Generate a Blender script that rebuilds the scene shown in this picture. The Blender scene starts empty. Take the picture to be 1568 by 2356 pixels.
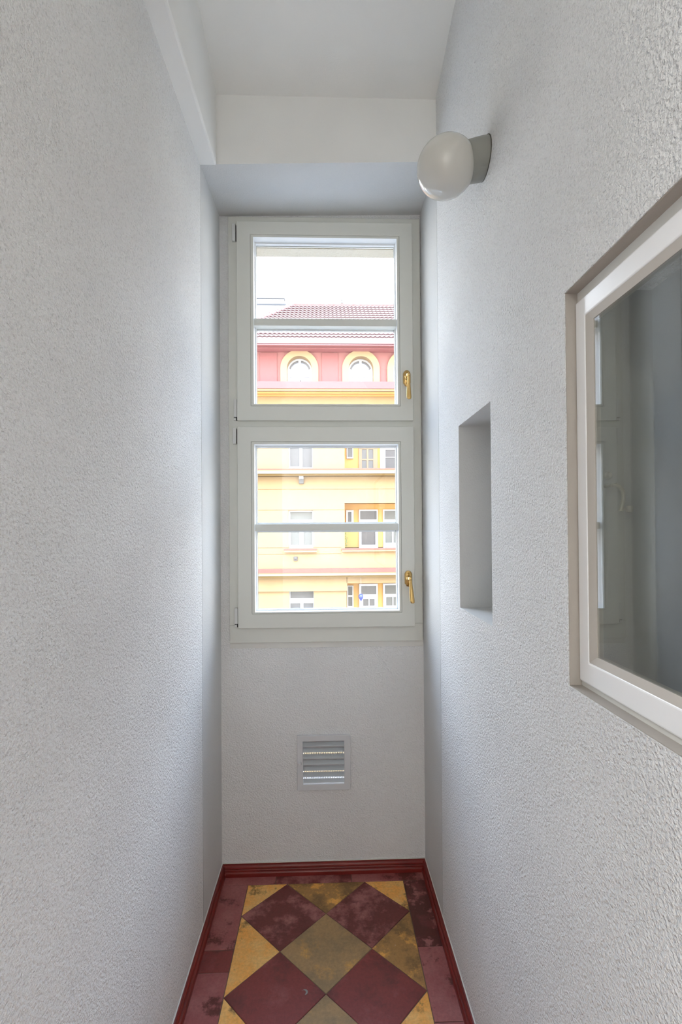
import bpy, bmesh, math, random
from mathutils import Vector, Matrix
random.seed(7)
scene = bpy.context.scene
COL = scene.collection

# ------------------------------------------------------------------ camera model
YAW, PITCH, ROLL, FPX, CY, CAMH = 1.8185, .5693, .385, 1096.88, 1208.89, 1.3075
_a, _b, _c = (math.radians(t) for t in (YAW, PITCH, ROLL))
FW = Vector((math.sin(_a)*math.cos(_b), math.cos(_a)*math.cos(_b), math.sin(_b)))
_r0 = Vector((math.cos(_a), -math.sin(_a), 0)); _u0 = _r0.cross(FW)
RT = math.cos(_c)*_r0 - math.sin(_c)*_u0
UP = RT.cross(FW)
def at(u, v, ax, val):
    """where the sight line through a photo pixel meets the plane (axis = val)"""
    d = FW + RT*((u-784)/FPX) + UP*((CY-v)/FPX)
    o = Vector((0, 0, CAMH))
    return o + d*((val-o[ax])/d[ax])

cam = bpy.data.cameras.new('camera'); co = bpy.data.objects.new('camera', cam); COL.objects.link(co)
m = Matrix((RT, UP, -FW)).transposed().to_4x4(); m.translation = Vector((0, 0, CAMH)); co.matrix_world = m
cam.sensor_fit = 'VERTICAL'; cam.sensor_height = 36; cam.sensor_width = 24
cam.lens = FPX*36/2356; cam.shift_y = (CY-1178)/2356
cam.clip_start = .01; cam.clip_end = 300
scene.camera = co

# ------------------------------------------------------------------ helpers
def lin(c):
    c = [x/255 for x in c]
    return tuple(x/12.92 if x <= .04045 else ((x+.055)/1.055)**2.4 for x in c)+(1,)

class MB:
    def __init__(self): self.bm = bmesh.new(); self.mi = 0
    def face(self, vs, mi=None):
        try:
            f = self.bm.faces.new(vs); f.material_index = self.mi if mi is None else mi; return f
        except ValueError: return None
    def box(self, x0, x1, y0, y1, z0, z1):
        v = [self.bm.verts.new(p) for p in ((x0,y0,z0),(x1,y0,z0),(x1,y1,z0),(x0,y1,z0),(x0,y0,z1),(x1,y0,z1),(x1,y1,z1),(x0,y1,z1))]
        for q in ((0,3,2,1),(4,5,6,7),(0,1,5,4),(1,2,6,5),(2,3,7,6),(3,0,4,7)): self.face([v[i] for i in q])
        return self
    def hexa(self, pts):      # 8 corners, bottom ring then top ring
        v = [self.bm.verts.new(p) for p in pts]
        for q in ((0,3,2,1),(4,5,6,7),(0,1,5,4),(1,2,6,5),(2,3,7,6),(3,0,4,7)): self.face([v[i] for i in q])
        return self
    def prism(self, poly, axis, a, b):   # poly 2D in the two other axes, extruded along axis
        def P(p, t):
            return {'x': (t, p[0], p[1]), 'y': (p[0], t, p[1]), 'z': (p[0], p[1], t)}[axis]
        A = [self.bm.verts.new(P(p, a)) for p in poly]; B = [self.bm.verts.new(P(p, b)) for p in poly]
        n = len(poly)
        self.face(A); self.face(B[::-1])
        for i in range(n): self.face([A[i], A[(i+1) % n], B[(i+1) % n], B[i]])
        return self
    def band(self, outer, inner, axis, a, b, closed=True):   # ring between two outlines
        def P(p, t):
            return {'x': (t, p[0], p[1]), 'y': (p[0], t, p[1]), 'z': (p[0], p[1], t)}[axis]
        n = len(outer)
        oa = [self.bm.verts.new(P(p, a)) for p in outer]; ob = [self.bm.verts.new(P(p, b)) for p in outer]
        ia = [self.bm.verts.new(P(p, a)) for p in inner]; ib = [self.bm.verts.new(P(p, b)) for p in inner]
        for i in range(n if closed else n-1):
            j = (i+1) % n
            self.face([oa[i], oa[j], ia[j], ia[i]]); self.face([ob[j], ob[i], ib[i], ib[j]])
            self.face([oa[j], oa[i], ob[i], ob[j]]); self.face([ia[i], ia[j], ib[j], ib[i]])
        if not closed:
            for k in (0, n-1): self.face([oa[k], ia[k], ib[k], ob[k]])
        return self
    def lathe(self, prof, seg, M):       # prof list of (r, h) about local z, placed by matrix M
        rings = []
        for r, h in prof:
            if r < 1e-6: rings.append([self.bm.verts.new(M @ Vector((0, 0, h)))])
            else: rings.append([self.bm.verts.new(M @ Vector((r*math.cos(2*math.pi*i/seg), r*math.sin(2*math.pi*i/seg), h))) for i in range(seg)])
        for A, B in zip(rings, rings[1:]):
            for i in range(seg):
                j = (i+1) % seg
                if len(A) == 1 and len(B) == 1: continue
                if len(A) == 1: self.face([A[0], B[i], B[j]])
                elif len(B) == 1: self.face([A[i], A[j], B[0]])
                else: self.face([A[i], A[j], B[j], B[i]])
        return self
    def loft(self, sections):            # list of rings (lists of points)
        R = [[self.bm.verts.new(p) for p in s] for s in sections]
        n = len(R[0])
        for A, B in zip(R, R[1:]):
            for i in range(n): self.face([A[i], A[(i+1) % n], B[(i+1) % n], B[i]])
        self.face(R[0][::-1]); self.face(R[-1]); return self
    def build(self, name, mats, parent=None, bevel=0, smooth=False, seg=2, recalc=True):
        if recalc: bmesh.ops.recalc_face_normals(self.bm, faces=self.bm.faces)
        me = bpy.data.meshes.new(name); self.bm.to_mesh(me); self.bm.free()
        for mt in (mats if isinstance(mats, (list, tuple)) else [mats]): me.materials.append(mt)
        o = bpy.data.objects.new(name, me); COL.objects.link(o)
        if parent: o.parent = parent
        if smooth:
            for p in me.polygons: p.use_smooth = True
            me.set_sharp_from_angle(angle=math.radians(40))
        if bevel:
            b = o.modifiers.new('bevel', 'BEVEL'); b.width = bevel; b.segments = seg; b.limit_method = 'ANGLE'; b.angle_limit = math.radians(40)
        return o

def panel(mb, axis, d0, d1, a0, a1, z0, z1, holes):
    """wall slab from d0 to d1 along axis, spanning a0..a1 and z0..z1, with rectangular holes (a0,a1,z0,z1)"""
    A = sorted({a0, a1, *[h[0] for h in holes], *[h[1] for h in holes]})
    Z = sorted({z0, z1, *[h[2] for h in holes], *[h[3] for h in holes]})
    A = [t for t in A if a0 <= t <= a1]; Z = [t for t in Z if z0 <= t <= z1]
    nA, nZ = len(A)-1, len(Z)-1
    def solid(i, j):
        if i < 0 or j < 0 or i >= nA or j >= nZ: return False
        ca, cz = (A[i]+A[i+1])/2, (Z[j]+Z[j+1])/2
        return not any(h[0] < ca < h[1] and h[2] < cz < h[3] for h in holes)
    V = {}
    def v(i, j, k):
        key = (i, j, k)
        if key not in V:
            d = (d0, d1)[k]
            V[key] = mb.bm.verts.new((d, A[i], Z[j]) if axis == 'x' else (A[i], d, Z[j]))
        return V[key]
    for i in range(nA):
        for j in range(nZ):
            if not solid(i, j): continue
            for k in (0, 1): mb.face([v(i,j,k), v(i+1,j,k), v(i+1,j+1,k), v(i,j+1,k)])
            if not solid(i-1, j): mb.face([v(i,j,0), v(i,j+1,0), v(i,j+1,1), v(i,j,1)])
            if not solid(i+1, j): mb.face([v(i+1,j,0), v(i+1,j+1,0), v(i+1,j+1,1), v(i+1,j,1)])
            if not solid(i, j-1): mb.face([v(i,j,0), v(i+1,j,0), v(i+1,j,1), v(i,j,1)])
            if not solid(i, j+1): mb.face([v(i,j+1,0), v(i+1,j+1,0), v(i+1,j+1,1), v(i,j+1,1)])
    return mb

def struct(o):
    o['kind'] = 'structure'; return o
def tag(o, label, cat, group=None):
    o['label'] = label; o['category'] = cat
    if group: o['group'] = group
    return o
def empty(name, loc):
    o = bpy.data.objects.new(name, None); COL.objects.link(o); o.location = loc; o.empty_display_size = .05
    return o
def attach(o, p):
    """parent keeping world placement (parents are only ever translated)"""
    o.parent = p; o.matrix_parent_inverse = Matrix.Translation(-Vector(p.location)); return o

# ------------------------------------------------------------------ materials
def new_mat(name):
    m = bpy.data.materials.new(name); m.use_nodes = True
    nt = m.node_tree; b = nt.nodes['Principled BSDF']
    return m, nt, b
def N(nt, t, **kw):
    n = nt.nodes.new(t)
    for k, v in kw.items():
        if k.startswith('_'): setattr(n, k[1:], v)
        else: n.inputs[k.replace('__', ' ')].default_value = v
    return n
def simple(name, col, rough=.5, metal=0, spec=.5, alpha=None):
    m, nt, b = new_mat(name)
    b.inputs['Base Color'].default_value = col; b.inputs['Roughness'].default_value = rough
    b.inputs['Metallic'].default_value = metal; b.inputs['Specular IOR Level'].default_value = spec
    return m
def ramp(nt, fac, stops):
    r = nt.nodes.new('ShaderNodeValToRGB'); e = r.color_ramp.elements
    while len(e) > 1: e.remove(e[-1])
    e[0].position = stops[0][0]; e[0].color = stops[0][1]
    for p, c in stops[1:]:
        k = e.new(p); k.color = c
    nt.links.new(fac, r.inputs[0]); return r
def G(v): return (v, v, v, 1)

def plaster(name, col, scale, dist, strength, rough=.9, speck=0.0, var=.04, pit_shade_amt=0.0):
    m, nt, b = new_mat(name)
    tc = nt.nodes.new('ShaderNodeTexCoord'); L = nt.links.new
    ad = N(nt, 'ShaderNodeTexNoise', Scale=scale, Detail=2.0, Roughness=.6, Distortion=.25); L(tc.outputs['Object'], ad.inputs['Vector'])
    bp = nt.nodes.new('ShaderNodeBump'); bp.inputs['Strength'].default_value = strength; bp.inputs['Distance'].default_value = dist
    L(ad.outputs[0], bp.inputs['Height']); L(bp.outputs[0], b.inputs['Normal'])
    # slow unevenness of the paint, and shade painted darker into the hollows
    n2 = N(nt, 'ShaderNodeTexNoise', Scale=3.0, Detail=2); L(tc.outputs['Object'], n2.inputs['Vector'])
    c0 = tuple(x*(1-var) for x in col[:3])+(1,); c1 = tuple(min(1, x*(1+var*.6)) for x in col[:3])+(1,)
    r = ramp(nt, n2.outputs['Fac'], [(.3, c0), (.7, c1)])
    pit_shade = ramp(nt, ad.outputs[0], [(.32, G(.72)), (.44, G(1))])
    mm = nt.nodes.new('ShaderNodeMix'); mm.data_type = 'RGBA'; mm.blend_type = 'MULTIPLY'; mm.inputs[0].default_value = pit_shade_amt
    L(r.outputs[0], mm.inputs[6]); L(pit_shade.outputs[0], mm.inputs[7])
    out = mm.outputs[2]
    if speck:
        n3 = N(nt, 'ShaderNodeTexNoise', Scale=22, Detail=3, Roughness=.7); L(tc.outputs['Object'], n3.inputs['Vector'])
        sp = ramp(nt, n3.outputs['Fac'], [(.755, G(1)), (.80, G(.45))])
        m2 = nt.nodes.new('ShaderNodeMix'); m2.data_type = 'RGBA'; m2.blend_type = 'MULTIPLY'; m2.inputs[0].default_value = speck
        L(out, m2.inputs[6]); L(sp.outputs[0], m2.inputs[7]); out = m2.outputs[2]
    L(out, b.inputs['Base Color'])
    b.inputs['Roughness'].default_value = rough; b.inputs['Specular IOR Level'].default_value = .25
    return m

WALLC = (.86, .86, .853, 1)
M_rough = plaster('roughcast_plaster', WALLC, 195, .0080, 1.0, pit_shade_amt=.5)
M_rough_back = plaster('roughcast_plaster_fine', (.83, .83, .825, 1), 205, .0050, 1, pit_shade_amt=.12)
M_smooth = plaster('smooth_plaster', (.84, .835, .81, 1), 240, .0008, .5, speck=.8)
M_soffit = plaster('soffit_plaster', (.625, .625, .615, 1), 200, .0018, .7, pit_shade_amt=.06)
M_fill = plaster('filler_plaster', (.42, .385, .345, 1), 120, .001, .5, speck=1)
M_frame = simple('window_paint', (.70, .70, .645, 1), .42)
M_groove = simple('window_joint', (.36, .36, .31, 1), .6)
M_bead = simple('glazing_bead', (.80, .82, .83, 1), .35)
M_hinge = simple('hinge_cover', (.66, .66, .64, 1), .35)
M_black = simple('hinge_gap', (.02, .02, .02, 1), .6)
M_white = simple('gloss_white_paint', (.90, .895, .89, 1), .22)
M_putty = simple('beige_putty', (.50, .46, .41, 1), .5)  # one beige tone, darker than the white frame face
M_vent = simple('vent_plastic', (.64, .645, .66, 1), .4)
M_slat = simple('vent_slat_plastic', (.58, .60, .61, 1), .4)
M_caulk = simple('caulk', (.72, .71, .67, 1), .8)
M_brass = simple('brass', (.60, .40, .155, 1), .3, 1)
M_brassdark = simple('brass_recess', (.30, .17, .04, 1), .4, 1)
M_bone = simple('old_brass_lever', (.45, .41, .32, 1), .4, .3)
M_lampbase = simple('lamp_base_grey', (.26, .26, .235, 1), .45)
M_rim = simple('lamp_seal', (.08, .075, .06, 1), .7)
M_stone = plaster('outer_stucco', (.50, .44, .35, 1), 90, .004, 1)

def opal():
    m, nt, b = new_mat('opal_glass')
    b.inputs['Base Color'].default_value = (.60, .585, .54, 1)
    b.inputs['Roughness'].default_value = .09
    return m
M_opal = opal()

def thin_glass(name, tint=(1, 1, 1, 1), power=3.2, base=.04):
    m = bpy.data.materials.new(name); m.use_nodes = True; nt = m.node_tree; nt.nodes.clear()
    o = nt.nodes.new('ShaderNodeOutputMaterial'); mx = nt.nodes.new('ShaderNodeMixShader')
    t = nt.nodes.new('ShaderNodeBsdfTransparent'); t.inputs[0].default_value = tint
    g = nt.nodes.new('ShaderNodeBsdfGlossy'); g.inputs['Roughness'].default_value = 0
    # same strength for both faces of the pane
    lw = nt.nodes.new('ShaderNodeLayerWeight'); lw.inputs['Blend'].default_value = .5
    pw = nt.nodes.new('ShaderNodeMath'); pw.operation = 'POWER'; pw.inputs[1].default_value = power
    ma = nt.nodes.new('ShaderNodeMath'); ma.operation = 'MULTIPLY_ADD'; ma.inputs[1].default_value = .9; ma.inputs[2].default_value = base
    L = nt.links.new
    L(lw.outputs['Facing'], pw.inputs[0]); L(pw.outputs[0], ma.inputs[0]); L(ma.outputs[0], mx.inputs[0])
    L(t.outputs[0], mx.inputs[1]); L(g.outputs[0], mx.inputs[2]); L(mx.outputs[0], o.inputs[0])
    return m
M_glass = thin_glass('window_glass', (.985, .99, .985, 1))
M_glass2 = thin_glass('old_window_glass', (.9, .92, .9, 1), 2.1, .03)

def skirting_mat():
    m, nt, b = new_mat('oxblood_paint'); tc = nt.nodes.new('ShaderNodeTexCoord'); L = nt.links.new
    n = N(nt, 'ShaderNodeTexNoise', Scale=9, Detail=4); L(tc.outputs['Object'], n.inputs['Vector'])
    r = ramp(nt, n.outputs['Fac'], [(.35, (.150, .010, .007, 1)), (.7, (.21, .017, .012, 1))])
    L(r.outputs[0], b.inputs['Base Color']); b.inputs['Roughness'].default_value = .3
    return m
M_skirt = skirting_mat()

def tile_mat(name, base, bloom, dark, b_lo, b_hi, d_lo, d_hi, seed, rough=.42, sc=9):
    """cement tile: base colour, pale bloom and dark wear in blotches"""
    m, nt, b = new_mat(name); tc = nt.nodes.new('ShaderNodeTexCoord'); L = nt.links.new
    mp = nt.nodes.new('ShaderNodeMapping'); mp.inputs['Location'].default_value = (seed, seed*.37, 0); L(tc.outputs['Object'], mp.inputs[0])
    n1 = N(nt, 'ShaderNodeTexNoise', Scale=sc, Detail=8, Roughness=.68); L(mp.outputs[0], n1.inputs['Vector'])
    n2 = N(nt, 'ShaderNodeTexNoise', Scale=sc*.8, Detail=7, Roughness=.7)
    mp2 = nt.nodes.new('ShaderNodeMapping'); mp2.inputs['Location'].default_value = (3.1+seed, 7.7, 0); L(tc.outputs['Object'], mp2.inputs[0]); L(mp2.outputs[0], n2.inputs['Vector'])
    n3 = N(nt, 'ShaderNodeTexNoise', Scale=120, Detail=4, Roughness=.7); L(tc.outputs['Object'], n3.inputs['Vector'])
    f1 = ramp(nt, n1.outputs['Fac'], [(b_lo, G(0)), (b_hi, G(1))]); f2 = ramp(nt, n2.outputs['Fac'], [(d_lo, G(0)), (d_hi, G(1))])
    a = nt.nodes.new('ShaderNodeMix'); a.data_type = 'RGBA'; a.inputs[6].default_value = base; a.inputs[7].default_value = bloom; L(f1.outputs[0], a.inputs[0])
    c = nt.nodes.new('ShaderNodeMix'); c.data_type = 'RGBA'; L(a.outputs[2], c.inputs[6]); c.inputs[7].default_value = dark; L(f2.outputs[0], c.inputs[0])
    g = ramp(nt, n3.outputs['Fac'], [(.3, G(.84)), (.7, G(1.12))])
    e = nt.nodes.new('ShaderNodeMix'); e.data_type = 'RGBA'; e.blend_type = 'MULTIPLY'; e.inputs[0].default_value = 1; L(c.outputs[2], e.inputs[6]); L(g.outputs[0], e.inputs[7])
    # white specks of paint
    n4 = N(nt, 'ShaderNodeTexNoise', Scale=75, Detail=1); L(mp2.outputs[0], n4.inputs['Vector'])
    s = ramp(nt, n4.outputs['Fac'], [(.80, G(0)), (.815, G(1))])
    h = nt.nodes.new('ShaderNodeMix'); h.data_type = 'RGBA'; L(s.outputs[0], h.inputs[0]); L(e.outputs[2], h.inputs[6]); h.inputs[7].default_value = (.7, .62, .6, 1)
    L(h.outputs[2], b.inputs['Base Color'])
    rr = ramp(nt, n1.outputs['Fac'], [(.3, G(rough-.1)), (.7, G(rough+.15))]); L(rr.outputs[0], b.inputs['Roughness'])
    bp = nt.nodes.new('ShaderNodeBump'); bp.inputs['Strength'].default_value = .25; bp.inputs['Distance'].default_value = .001
    L(n3.outputs['Fac'], bp.inputs['Height']); L(bp.outputs[0], b.inputs['Normal'])
    return m
RED, PINK, DRED = (.235, .044, .037, 1), (.36, .135, .125, 1), (.070, .017, .013, 1)
YEL, YEL2, BRN = (.95, .455, .10, 1), (.93, .55, .18, 1), (.16, .085, .03, 1)
TM = [
    tile_mat('red_tile_clean', RED, (.30, .085, .078, 1), (.155, .034, .029, 1), .54, .70, .5, .64, 0),
    tile_mat('red_tile_bloomed', (.165, .036, .031, 1), (.38, .14, .13, 1), (.12, .024, .02, 1), .47, .60, .52, .64, 4.3, sc=11),
    tile_mat('red_border_pale', (.34, .10, .094, 1), (.40, .145, .135, 1), (.13, .030, .022, 1), .45, .62, .55, .61, 1.7),
    tile_mat('red_border_dark', (.105, .024, .018, 1), (.38, .14, .13, 1), (.17, .042, .036, 1), .52, .58, .5, .6, 9.1, sc=16),
    tile_mat('yellow_tile', YEL, YEL2, (.30, .16, .045, 1), .42, .58, .54, .62, 2.2, sc=12),
    tile_mat('yellow_tile_worn', (.42, .225, .07, 1), (.85, .43, .10, 1), (.23, .125, .045, 1), .51, .60, .48, .60, 5.9, sc=13),
    tile_mat('brown_tile', (.41, .26, .115, 1), (.68, .37, .10, 1), (.31, .21, .105, 1), .55, .66, .45, .58, 8.4, sc=10),
    simple('grout', (.16, .115, .085, 1), .9),
    simple('chipped_tile', (.30, .30, .28, 1), .8),
]

# outside
M_fyel = plaster('facade_yellow', (0.288, 0.194, 0.099, 1), 30, .003, .3, var=.04)
M_fcream = simple('facade_cream', (0.317, 0.225, 0.12, 1), .9)
M_fochre = simple('facade_ochre_recess', (0.489, 0.274, 0.085, 1), .9)
M_fpink = plaster('facade_pink', (0.3, 0.134, 0.12, 1), 30, .003, .3, var=.04)
M_fpinkl = simple('facade_pink_pale', (0.245, 0.091, 0.084, 1), .9)
M_fdpink = simple('gutter_pink', (0.318, 0.123, 0.117, 1), .8)
M_sill = simple('sill_red', (0.22, 0.063, 0.043, 1), .7)
M_fwhite = simple('facade_window_white', (0.426, 0.426, 0.426, 1), .5)
M_fpane = simple('facade_pane_grey', (0.084, 0.078, 0.074, 1), .25)
M_fpaned = simple('facade_pane_dark', (0.063, 0.055, 0.053, 1), .25)
M_fcurt = simple('facade_pane_curtain', (0.111, 0.107, 0.092, 1), .5)
M_fpaneb = simple('facade_pane_pale', (0.357, 0.377, 0.437, 1), .3)
M_fwood = simple('weathered_casement', (0.243, 0.17, 0.105, 1), .8)
M_groovef = simple('facade_groove', (0.11, 0.067, 0.022, 1), .9)
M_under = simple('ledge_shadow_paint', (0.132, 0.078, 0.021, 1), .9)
M_steel = simple('wall_lamp_grey', (0.083, 0.076, 0.068, 1), .5)
M_blue = simple('blue_glass_drop', (0.04, 0.052, 0.341, 1), .2)
M_cord = simple('cord_grey', (.25, .22, .2, 1), .8)
M_pale = simple('distant_white_wall', (.5, .5, .5, 1), .9)
M_bluegrey = simple('distant_blue_band', (.16, .175, .20, 1), .8)
M_street = simple('paving', (.16, .155, .15, 1), .9)
M_chim = simple('pale_chimney', (0.159, 0.153, 0.147, 1), .9)
M_leaf = simple('climbing_plant', (0.045, 0.099, 0.023, 1), .8)
M_dark = simple('dark_joint', (.03, .03, .03, 1), .8)

def roof_mat():
    m, nt, b = new_mat('roof_tile'); tc = nt.nodes.new('ShaderNodeTexCoord'); L = nt.links.new
    n = N(nt, 'ShaderNodeTexNoise', Scale=6, Detail=3); L(tc.outputs['Object'], n.inputs['Vector'])
    r = ramp(nt, n.outputs['Fac'], [(.3, (.215, .115, .108, 1)), (.7, (.26, .145, .138, 1))])
    L(r.outputs[0], b.inputs['Base Color']); b.inputs['Roughness'].default_value = .7
    return m
M_roof = roof_mat()

# ------------------------------------------------------------------ room dimensions
WL, WR, D, E = -.4015, .3738, 1.8366, 1.5576
YB = -.6                 # the passage opens into the next room here
YO = 1.99                # outer face of the outside wall
ZC = 2.95
# floor ------------------------------------------------------------
fx0, fx1, fy1, fy0 = -.2951, .2793, 1.7828, YB
def clip(poly, x0, x1, y0, y1):
    def cut(P, f):
        out = []
        for i in range(len(P)):
            a, b = P[i], P[(i+1) % len(P)]; fa, fb = f(a), f(b)
            if fa >= 0: out.append(a)
            if fa*fb < 0:
                t = fa/(fa-fb); out.append((a[0]+(b[0]-a[0])*t, a[1]+(b[1]-a[1])*t))
        return out
    for f in (lambda p: p[0]-x0, lambda p: x1-p[0], lambda p: p[1]-y0, lambda p: y1-p[1]):
        if poly: poly = cut(poly, f)
    return poly
def inset(poly, g):
    n = len(poly); out = []
    ar = sum(poly[i][0]*poly[(i+1) % n][1]-poly[(i+1) % n][0]*poly[i][1] for i in range(n))
    if ar < 0: poly = poly[::-1]
    for i in range(n):
        p0, p1, p2 = (Vector(poly[i-1]), Vector(poly[i]), Vector(poly[(i+1) % n]))
        d1 = (p1-p0).normalized(); d2 = (p2-p1).normalized()
        n1 = Vector((-d1.y, d1.x)); n2 = Vector((-d2.y, d2.x))
        k = (n1+n2); k = k/max(.3, k.dot(n1)); out.append(tuple(p1+k*g))
    return out
fl = MB()
def tile(poly, mi, g=.0009, z=0.0):
    poly = [p for i, p in enumerate(poly) if math.dist(p, poly[i-1]) > .004]
    if len(poly) < 3: return
    q = inset(poly, g); q2 = inset(poly, g+.0011)
    z += random.uniform(-.0004, .0004)
    bot = [fl.bm.verts.new((p[0], p[1], -.004)) for p in q]; mid = [fl.bm.verts.new((p[0], p[1], z-.0009)) for p in q]
    top = [fl.bm.verts.new((p[0], p[1], z)) for p in q2]
    n = len(q); fl.face(top, mi)
    for i in range(n):
        j = (i+1) % n; fl.face([bot[i], bot[j], mid[j], mid[i]], mi); fl.face([mid[i], mid[j], top[j], top[i]], mi)
gx, gy, dx, dy = -.0079, 1.6414, .2867, .2828
random.seed(3)
for j in range(-1, 9):
    for s in (-.5, .5):                  # red diamonds
        cx, cy = gx+s*dx, gy-j*dy
        tile(clip([(cx-dx/2, cy), (cx, cy-dy/2), (cx+dx/2, cy), (cx, cy+dy/2)], fx0, fx1, fy0, fy1), 1 if j == 0 else 0)
    for s in (-1, 0, 1):                 # ochre diamonds and the half diamonds at the border
        cx, cy = gx+s*dx, gy-dy/2-j*dy
        mi = {(-1, -1): 4, (0, -1): 5, (1, -1): 4, (-1, 0): 4, (0, 0): 6, (1, 0): 5, (-1, 1): 4, (0, 1): 6, (1, 1): 4}.get((s, j), random.choice((4, 5, 6)))
        tile(clip([(cx-dx/2, cy), (cx, cy-dy/2), (cx+dx/2, cy), (cx, cy+dy/2)], fx0, fx1, fy0, fy1), mi)
def strip_y(x0, x1, joints, mats):
    for k in range(len(joints)-1):
        tile([(x0, joints[k+1]), (x1, joints[k+1]), (x1, joints[k]), (x0, joints[k])], mats[min(k, len(mats)-1)])
strip_y(WL+.002, fx0, [fy1, 1.512, 1.436, 1.24, 1.04, .84, .64, .44, .24, .04, -.16, -.36, -.6], [2, 0, 2, 0, 2])
strip_y(fx1, WR-.002, [fy1, 1.500, 1.27, 1.07, .87, .67, .47, .27, .07, -.13, -.33, -.6], [3, 2, 2, 3, 2])
for a, b, mi in ((WL+.002, -.1952, 2), (-.1952, .0878, 1), (.0878, WR-.002, 2)):
    tile([(a, fy1), (b, fy1), (b, D), (a, D)], mi)
fl.mi = 7; fl.box(WL-.1, WR+.1, YB, YO, -.06, -.0016)
# the grey crescent chip in the left red tile
c0 = at(701, 2283, 2, 0); fl.mi = 8
pts = [(c0.x+.0085*math.cos(t), c0.y+.0085*math.sin(t)) for t in [math.radians(a) for a in range(-80, 151, 23)]]
pts += [(c0.x-.004+.0068*math.cos(t), c0.y-.001+.0068*math.sin(t)) for t in [math.radians(a) for a in range(130, -70, -23)]]
vs = [fl.bm.verts.new((p[0], p[1], .0007)) for p in pts]; fl.face(vs)
struct(fl.build('floor', TM, recalc=False))

# walls ------------------------------------------------------------
struct(MB().box(WL-.15, WL, YB, E, -.02, ZC).build('wall_left', M_rough))
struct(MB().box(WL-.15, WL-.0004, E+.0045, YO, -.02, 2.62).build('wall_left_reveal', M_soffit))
mb = MB()
NY0, NY1, NZ0, NZ1 = 1.0655, 1.3243, 1.089, 1.597       # niche
SY0, SY1, SZ0, SZ1 = .02, .7288, 1.0645, 1.6745            # side window opening
panel(mb, 'x', WR, WR+.13, YB, E, -.02, ZC, [(NY0, NY1, NZ0, NZ1), (SY0, SY1, SZ0, SZ1)])
mb.box(WR+.125, WR+.20, NY0-.03, NY1+.03, NZ0-.03, NZ1+.03)
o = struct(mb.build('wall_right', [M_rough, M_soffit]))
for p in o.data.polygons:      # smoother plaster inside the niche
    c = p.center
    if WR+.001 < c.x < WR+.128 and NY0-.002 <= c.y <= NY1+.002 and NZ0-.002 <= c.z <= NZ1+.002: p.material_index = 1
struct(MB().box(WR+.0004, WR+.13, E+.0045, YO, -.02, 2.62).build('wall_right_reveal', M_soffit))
# outside wall with the window opening and the vent hole
VX0, VX1, VZ0, VZ1 = -.098, .070, .319, .508
wx0, wx1, wz0, wz1 = -.367, .370, .881, 2.512
mb = MB(); panel(mb, 'y', D, 1.93, WL-.01, WR+.01, -.02, 2.62, [(wx0, wx1, wz0, wz1), (VX0, VX1, VZ0, VZ1)])
struct(mb.build('wall_back', M_rough_back))
mb = MB(); panel(mb, 'y', 1.9301, YO, -2.4, 2.6, -9, 6, [(wx0+.035, wx1-.035, wz0+.03, 2.452), (VX0, VX1, .20, .47)])
struct(mb.build('wall_outer', M_stone))
struct(MB().box(WL-.14, WL-.005, E-.05, E+.05, 0, 2.5).box(WR+.005, WR+.125, E-.05, E+.05, 0, 2.52).build('trim_4', M_groove))
# bulkhead over the window, its soffit falling a little to the left
mb = MB()
mb.hexa([(WL-.05, E, 2.503), (WR+.0, E, 2.527), (WR+.0, D+.02, 2.536), (WL-.05, D+.02, 2.519), (WL-.05, E, ZC), (WR+.0, E, ZC), (WR+.0, D+.02, ZC), (WL-.05, D+.02, ZC)])
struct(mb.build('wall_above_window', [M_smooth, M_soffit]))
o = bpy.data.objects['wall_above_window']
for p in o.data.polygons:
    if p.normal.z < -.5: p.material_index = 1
# beam along the top of the left wall
mb = MB().box(WL-.05, -.3489, YB, E, 2.500, ZC)
struct(mb.build('ceiling_beam', M_smooth, bevel=.006))
# ceiling: low at the window, rising towards the viewer
cz = [(D+.05, 2.72), (E, 2.735), (1.345, 2.792), (1.15, 2.82), (YB, 2.84)]
mb = MB()
low = [[mb.bm.verts.new((x, y, z)) for y, z in cz] for x in (WL-.1, WR+.1)]
hi = [[mb.bm.verts.new((x, y, ZC+.1)) for y, z in cz] for x in (WL-.1, WR+.1)]
for i in range(len(cz)-1):
    mb.face([low[0][i], low[1][i], low[1][i+1], low[0][i+1]]); mb.face([hi[0][i], hi[1][i], hi[1][i+1], hi[0][i+1]])
    for k in (0, 1): mb.face([low[k][i], low[k][i+1], hi[k][i+1], hi[k][i]])
for i in (0, -1): mb.face([low[0][i], low[1][i], hi[1][i], hi[0][i]])
struct(mb.build('ceiling', M_smooth, smooth=True))

# skirting: two rounded beads with a groove between
def skirt(name, p0, p1, nrm, th):
    prof = [(0, 0), (th, 0), (th, .010), (th*.97, .015), (th*.80, .0178), (th*.42, .0195), (th*.34, .0235), (th*.50, .0262), (th*.74, .029), (th*.74, .0345), (th*.62, .0385), (th*.42, .0405), (th*.40, .0435), (0, .045)]
    p0, p1 = Vector(p0), Vector(p1); nv = Vector(nrm)
    mb = MB(); mb.loft([[p+nv*a+Vector((0, 0, b)) for a, b in prof] for p in (p0, p1)])
    return struct(mb.build(name, M_skirt, smooth=True))
skirt('baseboard_left', (WL, YB, 0), (WL, D, 0), (1, 0, 0), .0155)
skirt('baseboard_right', (WR, YB, 0), (WR, D, 0), (-1, 0, 0), .0165)
skirt('baseboard_back', (WL, D, 0), (WR, D, 0), (0, -1, 0), .0145)
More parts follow.
